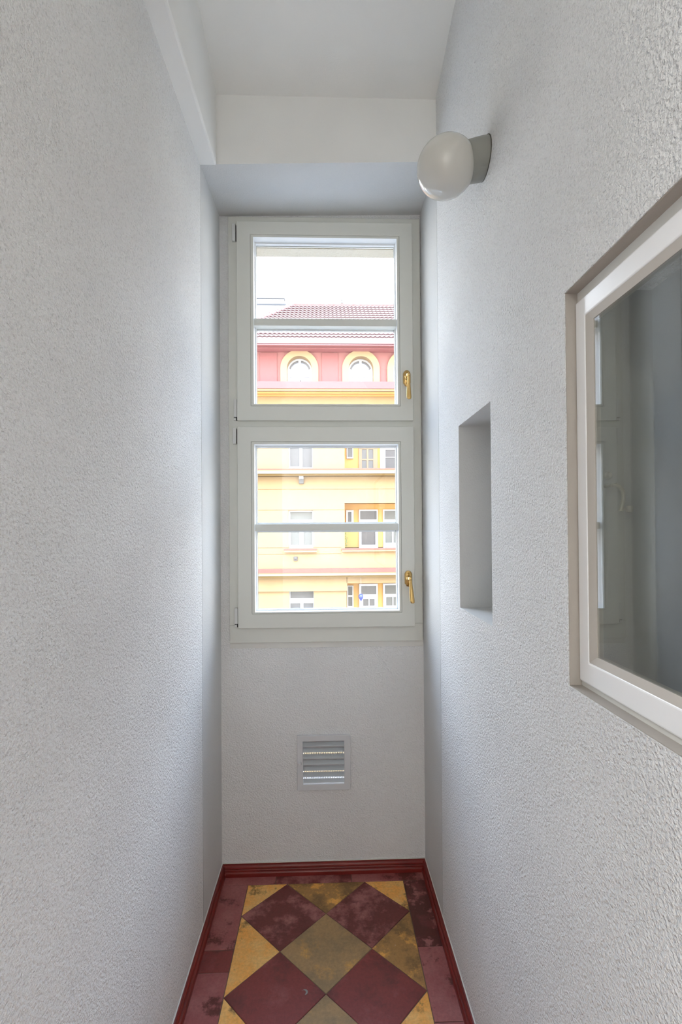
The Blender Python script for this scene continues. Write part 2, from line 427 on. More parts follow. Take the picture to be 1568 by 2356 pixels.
# thin caulk line along the top of the skirting, and the strip under the window frame
struct(MB().box(WL, WR, D-.004, D, .045, .0475).box(WL, WL+.003, YB, D, .045, .0470).box(WR-.003, WR, YB, D, .045, .0470).build('trim_1', M_caulk))
struct(MB().box(wx0, wx1+.002, D-.002, D+.01, wz0-.022, wz0-.001).build('trim_2', M_caulk))

# ------------------------------------------------------------------ main window
YF = 1.826
win = struct(empty('window_1', (0, D, wz0)))
def ring(mb, x0, x1, z0, z1, y0, y1, wl, wr, wb, wt):
    o_ = [(x0, z0), (x1, z0), (x1, z1), (x0, z1)]; i_ = [(x0+wl, z0+wb), (x1-wr, z0+wb), (x1-wr, z1-wt), (x0+wl, z1-wt)]
    return mb.band(o_, i_, 'y', y0, y1)
sx0, sx1 = -.3330, .3382
SZ = ((1.7255, 2.4858), (.9387, 1.7023))
mb = MB()
# jambs, head, transom and sill rail
ztr0, ztr1 = 1.7055, 1.7225
panel(mb, 'y', YF, 1.905, wx0, wx1, wz0, wz1, [(sx0+.012, sx1-.012, .953, 1.690), (sx0+.012, sx1-.012, 1.738, 2.4735)])
attach(mb.build('frame', M_frame, bevel=.0015), win)
attach(MB().box(sx1+.001, wx1, YF-.0006, YF+.002, .9475, .9488).box(wx0, sx0-.001, YF-.0006, YF+.002, .9475, .9488).build('frame_joint', M_groove), win)
def lever(zt, tilt):
    """rosette with pointed ends, hub and a drooping lever, hanging from height zt (rosette centre)"""
    mb = MB(); x = .3125
    y0 = 1.811
    w, h = .0140, .0305
    pl = [(-w, -h*.60), (-w*.72, -h*.72), (-w*.5, -h*.93), (0, -h), (w*.5, -h*.93), (w*.72, -h*.72), (w, -h*.60), (w, h*.58), (w*.82, h*.76), (w*.45, h*.95), (0, h), (-w*.45, h*.95), (-w*.82, h*.76), (-w, h*.58)]
    pl = [(x+a, zt+b) for a, b in pl]; pi = [(x+(a-x)*.80, zt+(b-zt)*.88) for a, b in pl]
    A = [mb.bm.verts.new((a, y0, b)) for a, b in pl]; B = [mb.bm.verts.new((a, y0-.006, b)) for a, b in pl]; C_ = [mb.bm.verts.new((a, y0-.0085, b)) for a, b in pi]
    n = len(pl)
    for i in range(n):
        j = (i+1) % n; mb.face([A[i], A[j], B[j], B[i]]); mb.face([B[i], B[j], C_[j], C_[i]])
    mb.face(C_); mb.face(A)
    Ry = Matrix.Rotation(math.radians(90), 4, 'X')
    # screws
    for dz in (.0195, -.0205):
        M = Matrix.Translation((x, y0-.0085, zt+dz)) @ Ry
        mb.mi = 0; mb.lathe([(.0055, 0), (.0055, .0008), (.0045, .0018), (0, .0018)], 16, M)
        mb.mi = 1; mb.lathe([(.0045, .0016), (.0036, .0016), (.0034, .0022), (0, .0022)], 16, M); mb.mi = 0
    # hub
    zh = zt+.003
    M = Matrix.Translation((x, y0-.008, zh)) @ Ry
    mb.lathe([(.0105, 0), (.0105, .002), (.0075, .005), (.0062, .012), (.0068, .018), (.0078, .024), (.0074, .031), (.0050, .0355), (0, .037)], 24, M)
    # lever: starts at the hub and broadens downwards
    secs = []
    L = .098; ty = y0-.039
    for t, wd, dp in ((0, .0040, .0045), (.04, .0052, .0055), (.15, .0056, .0052), (.4, .0066, .0048), (.7, .0080, .0048), (.9, .0088, .0050), (.97, .0078, .0044), (1, .0045, .003)):
        zz = zh+.006-L*t; xx = x+.001+math.tan(math.radians(tilt))*L*t; yy = ty+.004*math.sin(t*3.1)
        secs.append([(xx+wd*math.cos(a)*(1 if abs(math.cos(a)) < .9 else .98), yy+dp*math.sin(a)*(.8), zz) for a in [2*math.pi*k/16 for k in range(16)]])
    mb.loft(secs)
    return mb.build('handle', [M_brass, M_brassdark], smooth=True)
for k, (z0, z1) in enumerate(SZ):
    mb = MB()
    ox0, ox1 = -.269, .278
    oz0, oz1 = ((1.788, 2.425), (1.0, 1.635))[k]
    ys, yb = 1.811, 1.879
    ring(mb, sx0, sx1, z0, z1, ys, yb, ox0-.012-sx0, sx1-ox1-.010, oz0-.0075-z0, z1-oz1-.010)
    sash = attach(mb.build('sash', M_frame, bevel=.0022, seg=3), win)
    # inner bead, set back a hair behind the sash face with a fine joint around it
    mb = MB(); ring(mb, ox0-.0105, ox1+.0085, oz0-.0060, oz1+.0085, ys+.0008, ys+.045, .0105, .0085, .0060, .0085)
    bd = mb.build('glazing_bead', M_bead, bevel=.0006); attach(bd, win); bd.parent = sash; bd.matrix_parent_inverse = Matrix.Identity(4)
    bd.data.materials.append(M_frame)
    for p in bd.data.polygons:
        if p.normal.y < -.5: p.material_index = 1
    def sub(o, p=sash):
        o.parent = p; return o
    j = MB(); ring(j, ox0-.0125, ox1+.0105, oz0-.0080, oz1+.0105, ys+.0025, ys+.010, .0030, .0030, .0030, .0030)
    sub(j.build('bead_joint', M_groove))
    # second step and rubber line in front of the glass
    mb = MB(); ring(mb, ox0-.001, ox1+.001, oz0-.001, oz1+.001, ys+.036, ys+.058, .0055, .0055, .0055, .0065)
    sub(mb.build('inner_bead', M_bead, bevel=.0008))
    mb = MB(); ring(mb, ox0+.0045, ox1-.0045, oz0+.0045, oz1-.0055, ys+.049, ys+.052, .0012, .0012, .0012, .0012)
    sub(mb.build('glass_seal', M_groove))
    sub(MB().box(ox0+.004, ox1-.004, ys+.050, ys+.054, oz0+.004, oz1-.004).build('pane', M_glass))
    mz0, mz1 = ((2.0925, 2.1205), (1.306, 1.3325))[k]
    sub(MB().box(ox0-.002, ox1+.002, ys+.014, ys+.049, mz0, mz1).build('muntin', M_frame, bevel=.0012))
    sub(MB().box(ox0, ox1, ys+.0495, ys+.0555, mz0-.006, mz1+.006).build('muntin_bead', M_bead))
    sub(lever((1.886, 1.1215)[k], (0.8, 4.8)[k]))
# hinges on the left jamb
HX = sx0-.0005
for (za, zb, kind) in ((2.4115, 2.479, 0), (1.727, 1.807, 1), (1.6365, 1.698, 0), (.9435, 1.016, 1)):
    mb = MB()
    if kind == 0:
        mb.box(HX-.0165, HX-.004, YF-.011, YF, za, zb); mb.mi = 1; mb.box(HX-.004, HX+.0005, YF-.0035, YF, za+.002, zb-.003)
    else:
        mb.box(HX-.0125, HX-.0012, YF-.012, YF, za+.0125, zb); mb.box(HX-.0130, HX-.004, YF-.010, YF, za, za+.0085)
        mb.mi = 1; mb.box(HX-.0125, HX-.0010, YF-.0105, YF, za+.0085, za+.0125); mb.box(HX-.0040, HX-.0008, YF-.0105, YF, za, za+.0125)
        mb.mi = 0; mb.box(HX-.0088, HX-.0070, YF-.0112, YF-.010, za+.0080, za+.0110)
    attach(mb.build('hinge', [M_hinge, M_black], bevel=.0012), win)
# outer metal drip rail outside the lower edge
attach(MB().box(wx0+.035, wx1-.035, 1.905, YO+.03, wz0+.028, wz0+.034).build('outer_sill', M_bead), win)

# ------------------------------------------------------------------ side window to the next room
XF = .3895
win2 = struct(empty('window_2', (XF, SY1, SZ0)))
mb = MB()
fy_1, fz0, fz1 = .7268, 1.0735, 1.6575; fy_0 = .035
def rect(y0, y1, z0, z1, x): return [(x, y0, z0), (x, y1, z0), (x, y1, z1), (x, y0, z1)]
iy0, iy1, iz0_, iz1_ = fy_0+.03, .6988, 1.1085, 1.6265
o_ = [(fy_0, fz0), (fy_1, fz0), (fy_1, fz1), (fy_0, fz1)]; i_ = [(iy0, iz0_), (iy1, iz0_), (iy1, iz1_), (iy0, iz1_)]
mb.band(o_, i_, 'x', XF, XF+.022)
attach(mb.build('frame', M_white, bevel=.0030, seg=3), win2)
# putty bevel running in to the glass
mb = MB(); gp = .0145
loops = [rect(iy0-.0008, iy1+.0008, iz0_-.0008, iz1_+.0008, XF+.0010), rect(iy0+gp, iy1-gp, iz0_+gp*.75, iz1_-gp*.75, XF+.0042), rect(iy0+gp, iy1-gp, iz0_+gp*.75, iz1_-gp*.75, XF+.014), rect(iy0-.0008, iy1+.0008, iz0_-.0008, iz1_+.0008, XF+.014)]
LV = [[mb.bm.verts.new(p) for p in l] for l in loops]
for q in range(4):
    A_, B_ = LV[q], LV[(q+1) % 4]
    for k in range(4): mb.face([A_[k], A_[(k+1) % 4], B_[(k+1) % 4], B_[k]])
attach(mb.build('putty_bevel', M_putty), win2)
pane2 = attach(MB().box(XF+.0052, XF+.0082, iy0+.008, iy1-.008, iz0_+.006, iz1_-.006).build('pane', M_glass2), win2)
T = Matrix.Translation((XF+.0052, iy1-.008, 0)); pane2.data.transform(T @ Matrix.Rotation(math.radians(-.15), 4, 'Z') @ T.inverted())   # old glass, not quite true
# filler between frame and plaster
mb = MB(); o_ = [(SY0, SZ0), (SY1, SZ0), (SY1, SZ1), (SY0, SZ1)]; i_ = [(fy_0, fz0), (fy_1, fz0), (fy_1, fz1), (fy_0, fz1)]
mb.band(o_, i_, 'x', XF+.0045, XF+.021); attach(mb.build('frame_filler', M_caulk), win2)
mb = MB()
e = .0012; o_ = [(SY0+e, SZ0+e), (SY1-e, SZ0+e), (SY1-e, SZ1-e), (SY0+e, SZ1-e)]; o2 = [(SY0-.001, SZ0-.001), (SY1+.001, SZ0-.001), (SY1+.001, SZ1+.001), (SY0-.001, SZ1+.001)]
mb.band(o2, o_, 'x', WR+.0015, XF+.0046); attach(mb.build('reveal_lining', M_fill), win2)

# ------------------------------------------------------------------ globe wall lamp
LC = Vector((WR, 1.084, 2.1655)); LG = Vector((.2840, 1.090, 2.1475))     # wall plate centre, globe centre
lamp = tag(empty('wall_lamp', LC), 'unlit opal glass globe lamp on a short grey round base, high on the right wall', 'lamp')
ax = (LG-LC).normalized(); hc = (LG-LC).length
Rx = Matrix.Translation(LC) @ ax.to_track_quat('Z', 'Y').to_matrix().to_4x4()
wallm = Matrix.Translation(LC) @ Matrix.Rotation(math.radians(-90), 4, 'Y')
mb = MB(); rb_ = .0440                      # the base sits flat on the wall and leans down slightly with the globe
prof = [(rb_, 0), (rb_, .006), (rb_*.985, .030), (rb_*.97, .040), (rb_*.93, .0415)]
secs = []
for r_, h_ in prof:
    M = wallm if h_ < .001 else Rx
    secs.append([M @ Vector((r_*math.cos(2*math.pi*k/64), r_*math.sin(2*math.pi*k/64), h_)) for k in range(64)])
# align the ring start of the wall plate with the tilted rings
def ring_at(c, n, r, h):
    e1 = Vector((0, 1, 0)); e1 = (e1-n*e1.dot(n)).normalized(); e2 = n.cross(e1)
    return [c+n*h+(e1*math.cos(2*math.pi*k/64)+e2*math.sin(2*math.pi*k/64))*r for k in range(64)]
secs = [ring_at(LC, Vector((-1, 0, 0)), rb_, .0004)]+[ring_at(LC, ax, r_, h_) for r_, h_ in prof[1:]]
mb.loft(secs); attach(mb.build('lamp_base', M_lampbase, smooth=True), lamp)
mb = MB(); mb.loft([ring_at(LC, Vector((-1, 0, 0)), .0452, h) for h in (.0001, .0018)]); attach(mb.build('base_seal', M_rim, smooth=True), lamp)
mb = MB(); R_ = .0650
pr = [(.033, hc-.056)]
for k in range(0, 41):
    t = math.radians(148)*(1-k/40)
    pr.append((R_*math.sin(t), hc+R_*1.04*math.cos(t)))
mb.lathe(pr, 72, Rx); attach(mb.build('lamp_globe', M_opal, smooth=True), lamp)

# ------------------------------------------------------------------ vent grille
vz0, vz1, vx0, vx1 = .3168, .525, -.1151, .0882
vent = tag(empty('vent_grille', ((vx0+vx1)/2, D, vz0)), 'square pale grey louvred air vent low on the wall under the window', 'air vent')
mb = MB(); ring(mb, vx0, vx1, vz0, vz1, D-.010, D, .0225, .0240, .0235, .0220)
attach(mb.build('vent_frame', M_vent, bevel=.0015), vent)
ix0, ix1, iz0, iz1 = vx0+.0225, vx1-.024, vz0+.0235, vz1-.022
ns = 7; pitch = (iz1-iz0)/ns
for k in range(ns):
    zb = iz0+pitch*(k+.10)+.001
    # blade sloping down towards the viewer
    mb = MB(); y0, y1 = D-.007, D+.010
    mb.hexa([(ix0-.001, y0, zb), (ix1+.001, y0, zb), (ix1+.001, y1, zb+.0080), (ix0-.001, y1, zb+.0080), (ix0-.001, y0, zb+.0016), (ix1+.001, y0, zb+.0016), (ix1+.001, y1, zb+.0097), (ix0-.001, y1, zb+.0097)])
    attach(mb.build('vent_slat', M_slat), vent)
# perforated sheet behind the blades
mb = MB(); py = D+.020; nx, nz = 24, 30
cw, ch = (ix1-ix0+.004)/nx, (iz1-iz0)/nz
open_rows = [iz0+pitch*(q+.96)-.011 for q in (0, 1, 4)]
for i in range(nx):
    for j in range(nz):
        cx, cz_ = ix0-.002+cw*(i+.5), iz0+ch*(j+.5); r = .0021
        if not any(abs(cz_-q) < ch*.95 for q in open_rows):
            vv = [mb.bm.verts.new((cx+sx*cw/2, py, cz_+sz*ch/2)) for sx, sz in ((1, 1), (-1, 1), (-1, -1), (1, -1))]; mb.face(vv); continue
        o_ = []; q_ = []
        for k in range(8):
            a = math.pi/8+k*math.pi/4
            q_.append(mb.bm.verts.new((cx+r*math.cos(a), py, cz_+r*math.sin(a))))
        corners = [mb.bm.verts.new((cx+sx*cw/2, py, cz_+sz*ch/2)) for sx, sz in ((1, 1), (-1, 1), (-1, -1), (1, -1))]
        mb.face([corners[0], q_[0], q_[7], corners[3]]); mb.face([corners[0], q_[1], q_[0]]) 
        mb.face([corners[0], corners[1], q_[2], q_[1]]); mb.face([corners[1], q_[3], q_[2]])
        mb.face([corners[1], corners[2], q_[4], q_[3]]); mb.face([corners[2], q_[5], q_[4]])
        mb.face([corners[2], corners[3], q_[6], q_[5]]); mb.face([corners[3], q_[7], q_[6]])
attach(mb.build('perforated_sheet', M_vent), vent)
mb = MB(); Mk = Matrix.Translation((vx0+.0105, D-.010, vz0+.104)) @ Matrix.Rotation(math.radians(90), 4, 'X')
mb.lathe([(.0080, 0), (.0080, .002), (.0060, .0045), (.0052, .008), (0, .009)], 20, Mk); attach(mb.build('vent_knob', M_vent, smooth=True), vent)

# ------------------------------------------------------------------ rooms out of frame that light reaches
# the room behind the camera, where the passage opens
mb = MB()
kx0, kx1, ky0 = -1.6, 1.6, -3.6
mb.box(kx0-.1, kx0, ky0, YB, 0, 2.85).box(kx1, kx1+.1, ky0, YB, 0, 2.85).box(kx0, kx1, ky0-.1, ky0, 0, 2.85)
mb.box(kx0, WL-.15, YB-.1, YB, 0, 2.85).box(WR+.13, kx1, YB-.1, YB, 0, 2.85)
mb.box(WL-.15, WL, YB-.1, YB+.001, 0, 2.85).box(WR, WR+.13, YB-.1, YB+.001, 0, 2.85)
struct(mb.build('wall_rear', simple('rear_room_paint', (.82, .82, .81, 1), .9)))
struct(MB().box(kx0, kx1, ky0, YB, -.08, 0).build('floor_rear', simple('rear_floor', (.2, .2, .2, 1), .6)))
struct(MB().box(kx0, kx1, ky0, YB, 2.85, 2.95).build('ceiling_rear', simple('rear_ceiling', (.82, .82, .8, 1), .9)))
# the dim room beyond the side window
mb = MB(); ax0, ax1, ay0, ay1 = WR+.13, 2.2, -.45, YO-.06
mb.box(ax1, ax1+.1, ay0, ay1, -.02, 2.8).box(ax0, ax1, ay0-.1, ay0, -.02, 2.8).box(ax0, ax1, ay1-.002, ay1+.0, -.02, 2.8)
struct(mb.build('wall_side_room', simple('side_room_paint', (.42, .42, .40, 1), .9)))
struct(MB().box(ax0, ax1, ay0, ay1, -.08, -.02).build('floor_side_room', simple('side_room_floor', (.3, .28, .25, 1), .7)))
struct(MB().box(ax0, ax1, ay0, ay1, 2.8, 2.85).build('ceiling_side_room', simple('side_room_ceiling', (.6, .6, .58, 1), .9)))
sl = bpy.data.lights.new('side_room_fill', 'POINT'); sl.energy = 2.2; sl.shadow_soft_size = .12; sl.color = (1, .97, .9)  # fill light added to brighten the unseen room behind the glass
slo = bpy.data.objects.new('side_room_fill', sl); COL.objects.link(slo); slo.location = (1.4, -.1, 2.5)
# painted lining of the opening behind the glass, with an old curved fastener on it
jy = .716
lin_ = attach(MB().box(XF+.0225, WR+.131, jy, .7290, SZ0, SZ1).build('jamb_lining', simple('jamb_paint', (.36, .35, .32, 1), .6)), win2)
hp = lambda u, v: at(u, v, 1, jy-.016)
P0, P1, P2, P3, K = hp(1407, 1117), hp(1424, 1119), hp(1434, 1146), hp(1427, 1176), hp(1447, 1171)
path = [Vector((P0.x, jy, P0.z)), P0, P0.lerp(P1, .5)+Vector((0, 0, .0015)), P1, P1.lerp(P2, .5)+Vector((.0022, 0, .002)), P2, P2.lerp(P3, .5)+Vector((.0006, 0, 0)), P3]
secs = []
for i, p in enumerate(path):
    t = (path[min(i+1, len(path)-1)]-path[max(i-1, 0)]).normalized()
    s_ = t.cross(Vector((0, 1, .01))).normalized() if abs(t.y) < .9 else Vector((1, 0, 0)); q_ = t.cross(s_)
    secs.append([p+s_*.0032*math.cos(a)+q_*.003*math.sin(a) for a in [2*math.pi*k/12 for k in range(12)]])
mb = MB(); mb.loft(secs)
mb.lathe([(0, -.0055), (.004, -.0045), (.0055, 0), (.004, .0045), (0, .0055)], 16, Matrix.Translation(K))
tb = [[p+Vector((0, .0018*math.cos(a), .0018*math.sin(a))) for a in [2*math.pi*k/8 for k in range(8)]] for p in (P3+Vector((0, 0, .003)), K)]
mb.loft(tb)
RM = Matrix.Rotation(math.radians(90), 4, 'X')
k0 = hp(1412, 1091); mb.lathe([(.0055, 0), (.0055, .003), (.003, .006), (0, .0065)], 16, Matrix.Translation((k0.x, jy, k0.z)) @ RM)
attach(mb.build('fastener', M_bone, smooth=True), win2)

# ------------------------------------------------------------------ the street outside
struct(MB().box(-30, 30, YO+.05, 60, -9.2, -9.0).build('street', M_street))

FY = 20.0
def X(u, v, y=FY): return at(u, v, 1, y).x
def Z(v, y=FY, u=750): return at(u, v, 1, y).z
bld = tag(empty('apartment_building', (0, FY, -9)), 'yellow apartment house across the street with a pink arched top storey and tiled roof', 'building')
BX0, BX1 = X(491, 782), 14.0
def part(name, mb, mat, parent=bld, **k):
    return attach(mb.build(name, mat, **k), parent)
def fbox(mb, u0, v0, u1, v1, yf, yb, yref=FY):
    vm, um = (v0+v1)/2, (u0+u1)/2
    a, b = at(u0, vm, 1, yref).x, at(u1, vm, 1, yref).x
    return mb.box(a, b, yf, yb, at(750, v1, 1, yref).z, at(750, v0, 1, yref).z)
RU = 1600        # pixel column far enough right
def rng(u0, v0, u1, v1): 
    vm = (v0+v1)/2
    return (X(u0, vm), X(u1, vm), Z(v1), Z(v0))
# windows of the yellow storeys: (rect, panes, pane material, frame material)
wins = []
def winspec(u0, v0, u1, v1, panes, pm, fm=None): wins.append(((u0, v0, u1, v1), panes, pm, fm or M_fwhite))
LW = []
winspec(663, 985, 718.5, 1077, [(666, 990, 688, 1072), (694.5, 990, 717, 1074)], M_fpane)
winspec(663, 1174, 720.5, 1261, [(666.5, 1177, 717.5, 1195), (667.5, 1211, 687.5, 1253.5), (698, 1211, 717, 1253.5)], M_fcurt)
winspec(665, 1358, 721.5, 1450, [(667, 1359.5, 720.5, 1377), (667, 1388.5, 690, 1440), (697.5, 1388.5, 720.5, 1440)], M_fpane)
# recessed loggias on the right, and their mirror further left out of sight
RC = [(792, 960, 1080, 1077.5), (792.5, 1157.5, 1080, 1262), (797, 1341, 1080, 1450)]
mb = MB()
holes = [rng(*w[0]) for w in wins] + [rng(*r) for r in RC]
# a matching window column further right, outside the present view
more = []
for w in list(wins[:3]):
    (u0, v0, u1, v1), panes, pm, fm = w
    for du in (430,):
        more.append(((u0+du, v0-2, u1+du, v1-2), [(a+du, b-2, c+du, d-2) for a, b, c, d in panes], pm, fm))
holes += [rng(*w[0]) for w in more]
panel(mb, 'y', FY, FY+.35, BX0, BX1, -9, Z(897), holes)
part('wall', mb, M_fyel)
def facade_window(w, depth=.16, y=FY, par=bld):
    (u0, v0, u1, v1), panes, pm, fm = w
    mb = MB(); a = rng(u0, v0, u1, v1)
    panel(mb, 'y', y+depth, y+depth+.08, a[0], a[1], a[2], a[3], [rng(*p) for p in panes])
    f = part('window', mb, fm)
    mb = MB()
    for p in panes:
        q = rng(*p); mb.box(q[0]-.01, q[1]+.01, y+depth+.035, y+depth+.05, q[2]-.01, q[3]+.01)
    g = mb.build('window_pane', pm); g.parent = f
    return f
for w in wins+more: facade_window(w)
# loggia interiors, ochre
for r in RC:
    x0, x1, z0, z1 = rng(*r); mb = MB(); dp = 1.1
    mb.box(x0-.01, x1, FY+dp, FY+dp+.1, z0, z1+.05).box(x0-.1, x0, FY+.02, FY+dp, z0, z1).box(x0, x1, FY+.02, FY+dp, z1, z1+.06)
    part('loggia', mb, M_fochre)
def scaled(u, v, y0=FY+1.08):        # loggia fittings stand further back but are measured on their own plane
    return at(u, v, 1, y0)
def lw(u0, v0, u1, v1, panes, pm, fm=None, yy=FY+1.02):
    def rg(a, b, c, d):
        vm = (b+d)/2; return (at(a, vm, 1, yy).x, at(c, vm, 1, yy).x, at(750, d, 1, yy).z, at(750, b, 1, yy).z)
    mb = MB(); a = rg(u0, v0, u1, v1)
    panel(mb, 'y', yy, yy+.08, *a, [rg(*p) for p in panes]); f = part('window', mb, fm or M_fwhite)
    mb = MB()
    for p in panes:
        q = rg(*p); mb.box(q[0]-.01, q[1]+.01, yy+.035, yy+.05, q[2]-.01, q[3]+.01)
    g = mb.build('window_pane', pm); g.parent = f
# upper loggia
lw(797, 1020, 812, 1055, [(799, 1022, 810, 1052)], M_fpaned)
lw(825, 1016, 868, 1080, [(832, 1034, 843, 1056), (847, 1034, 858, 1056), (832, 1059, 843, 1079), (847, 1059, 858, 1079)], M_fpane, M_fwood)
lw(874, 1000, 960, 1080, [(886, 1035, 913, 1052), (886, 1053, 913, 1079)], M_fpaned)
# middle loggia
lw(796, 1174, 813, 1204, [(800, 1178, 808, 1201)], M_fpaned)
lw(825.5, 1173, 869, 1262, [(828, 1176, 866, 1196), (831, 1212, 863, 1254)], M_fpaned)
lw(881, 1173, 960, 1262, [(883.5, 1176, 920, 1196), (886, 1220, 901, 1250), (905, 1220, 921, 1250)], M_fcurt)
# lower loggia
lw(798, 1348, 813, 1420, [(800.5, 1350, 810, 1370), (800.5, 1374, 810, 1395)], M_fpane)
lw(826, 1344, 869, 1440, [(830, 1349, 865, 1368.5), (835, 1379, 847, 1395), (849.5, 1379, 861, 1395)], M_fpane)
lw(881, 1344, 960, 1440, [(885, 1348, 921, 1368), (888, 1375, 902, 1395), (904.5, 1375, 921, 1395)], M_fcurt)
# ledges: red metal cap, cream band, drip shadow
def ledge(v0, v1, v2, v3, out, u0=-500, u1=RU, extra=True):
    mb = MB(); x0 = BX0 if u0 < 0 else X(u0, v1); x1 = BX1 if u1 == RU else X(u1, v1)
    y = FY-out
    # heights are read on the ledge's own front plane
    zc0, zc1, zc2, zc3 = (at(750, v, 1, y).z for v in (v0, v1, v2, v3))
    part('ledge_cap', MB().box(x0-.02, x1, y-.03, FY+.02, zc1, zc0), M_sill)
    part('ledge', MB().box(x0, x1, y, FY+.01, zc2, zc1), M_fcream)
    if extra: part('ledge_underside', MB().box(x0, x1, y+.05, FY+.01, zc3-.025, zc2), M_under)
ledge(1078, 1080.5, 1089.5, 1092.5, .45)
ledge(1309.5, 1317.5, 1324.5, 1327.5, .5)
ledge(1262, 1266, 1270, 1271, .16, 654, 729, False)
ledge(1262, 1265.5, 1269.5, 1270, .16, 786, RU, False)
# wide band that overhangs the lowest windows
x0, x1, z0, z1 = rng(491, 1328, 798, 1359)
part('wall_band', MB().box(BX0, x1, FY-.12, FY+.01, z0, z1), M_fyel)
x0, x1, z0, z1 = rng(797, 1328, 1080, 1342); part('wall_band', MB().box(x0, BX1, FY-.12, FY+.01, z0, z1), M_fyel)
# shallow render joints
for v, ue in ((1125.5, RU), (1173, 791), (1259.5, 785), (1274, 785)):
    part('render_joint', MB().box(BX0, BX1 if ue == RU else X(ue, v), FY-.004, FY+.01, Z(v+.45), Z(v-.45)), M_groovef)
# cornice between yellow and pink
part('cornice', MB().box(BX0-.1, BX1, FY-.55, FY+.02, Z(899, FY-.55), Z(894.5, FY-.55)).box(BX0-.05, BX1, FY-.42, FY+.02, Z(899.5, FY-.42), Z(899, FY-.55)), M_fcream)
part('cornice_soffit', MB().box(BX0-.05, BX1, FY-.40, FY+.02, Z(905, FY-.40), Z(899, FY-.5)).box(BX0, BX1, FY-.15, FY+.02, Z(911, FY-.15), Z(905, FY-.40)), M_fochre)
part('pink_ledge', MB().box(BX0-.1, BX1, FY-.62, FY+.02, Z(894.5, FY-.55), Z(883, FY-.3)), M_fpinkl)
# pink storey with arched windows
arcs = [404, 546, 688.5, 829.5, 932, 1074]
ah = []
sp = Z(850)
for u in arcs:
    c = X(u, 850); ah.append((c-.535, c+.535, Z(884), sp+.53))
mb = MB(); panel(mb, 'y', FY, FY+.35, BX0, BX1, Z(897), Z(781), ah); part('pink_wall', mb, M_fpink)
for u0, u1 in ((598, 637), (740, 777), (456, 495), (984, 1020)):
    a = rng(u0, 813, u1, 882); part('pink_panel', MB().box(a[0], a[1], FY-.05, FY+.01, a[2], a[3]), M_fpinkl)
for u in arcs:
    c = X(u, 850); ro, ri = .785, .52; zb = Z(883.5)
    th = [math.pi*k/28 for k in range(29)]
    outl = [(c+ro, zb)]+[(c+ro*math.cos(t), sp+ro*math.sin(t)) for t in th]+[(c-ro, zb)]
    inl = [(c+ri, zb)]+[(c+ri*math.cos(t), sp+ri*math.sin(t)) for t in th]+[(c-ri, zb)]
    mb = MB(); mb.band(outl, inl, 'y', FY-.14, FY+.20, closed=False); part('arch_surround', mb, M_fcream)
    # round-topped window: frame ring, mullion, two leaves
    rf = .50; rp = .415
    o2 = [(c+rf+.03, zb)]+[(c+(rf+.03)*math.cos(t), sp+(rf+.03)*math.sin(t)) for t in th]+[(c-rf-.03, zb)]
    i2 = [(c+rp, zb+.1)]+[(c+rp*math.cos(t), sp-.04+rp*math.sin(t)) for t in th]+[(c-rp, zb+.1)]
    mb = MB(); mb.band(o2, i2, 'y', FY+.22, FY+.30, closed=False); mb.box(c-rf, c+rf, FY+.22, FY+.30, zb, zb+.1)
    mb.box(c-.055, c+.055, FY+.215, FY+.30, zb, sp+.44)
    for dz in (.36, .72): mb.box(c-rp, c+rp, FY+.235, FY+.28, zb+dz, zb+dz+.035)
    f = part('arched_window', mb, M_fwhite)
    mb = MB(); mb.prism([(c+.45, zb+.02)]+[(c+.45*math.cos(t), sp+.45*math.sin(t)) for t in th]+[(c-.45, zb+.02)], 'y', FY+.26, FY+.275)
    g = mb.build('window_pane', M_fpaneb); g.parent = f
    mb = MB(); th2 = [math.pi*(.09+.82*k/20) for k in range(21)]
    for part_ in (th2[:10], th2[11:]):
        mb.band([(c+.455*math.cos(t), sp-.02+.455*math.sin(t)) for t in part_], [(c+.40*math.cos(t), sp-.04+.40*math.sin(t)) for t in part_], 'y', FY+.205, FY+.222, closed=False)
    g = mb.build('fanlight_edge', M_fpane); g.parent = f
ze_top = at(750, 782.5, 1, FY-.62).z+.03
# eaves: moulded pink boards and a half round gutter
part('eaves_board', MB().box(BX0-.35, BX1, FY-.45, FY+.02, Z(807, FY-.2), Z(796, FY-.45)).box(BX0-.3, BX1, FY-.12, FY+.02, Z(809.5), Z(807)), M_fdpink)
part('gutter', MB().box(BX0-.5, BX1, FY-.72, FY-.40, Z(795, FY-.72), Z(791.5, FY-.72)), M_fpinkl, bevel=.03)
part('eaves_fascia', MB().box(BX0-.45, BX1, FY-.69, FY+.1, Z(790.5, FY-.69), ze_top), M_fdpink)
# roof of pressed tiles, hipped at the left
ye = FY-.62; ze = at(750, 782.5, 1, ye).z; slope = .80
rise_t = (at(750, 703, 1, 20).z-CAMH)/20
tr = (ze-CAMH-rise_t*ye)/(rise_t-slope); yr = ye+tr; zr = ze+slope*tr
xr = at(674, 700, 1, yr).x; xe = at(491, 781, 1, ye).x
mb = MB(); rows = 15; step = tr/rows; cols = 150*6; wv = .19
xs = [xe+(BX1+.2-xe)*i/cols for i in range(cols+1)]
ring_prev = None
grid = []
for r in range(rows):
    for q in (0, 1):
        t = r*step if q == 0 else (r+1)*step-.001
        lift = .026 if q == 0 else .0
        row = []
        hipx = xe+(xr-xe)*(t/tr)
        for x in xs:
            ph = (x/wv) % 1.0
            h = .011*math.cos(2*math.pi*ph)
            row.append(mb.bm.verts.new((max(x, hipx), ye+t-(.06 if q == 0 else 0)+(-.02*math.cos(2*math.pi*ph) if q == 0 else 0), ze+slope*t+h+lift)))
        grid.append(row)
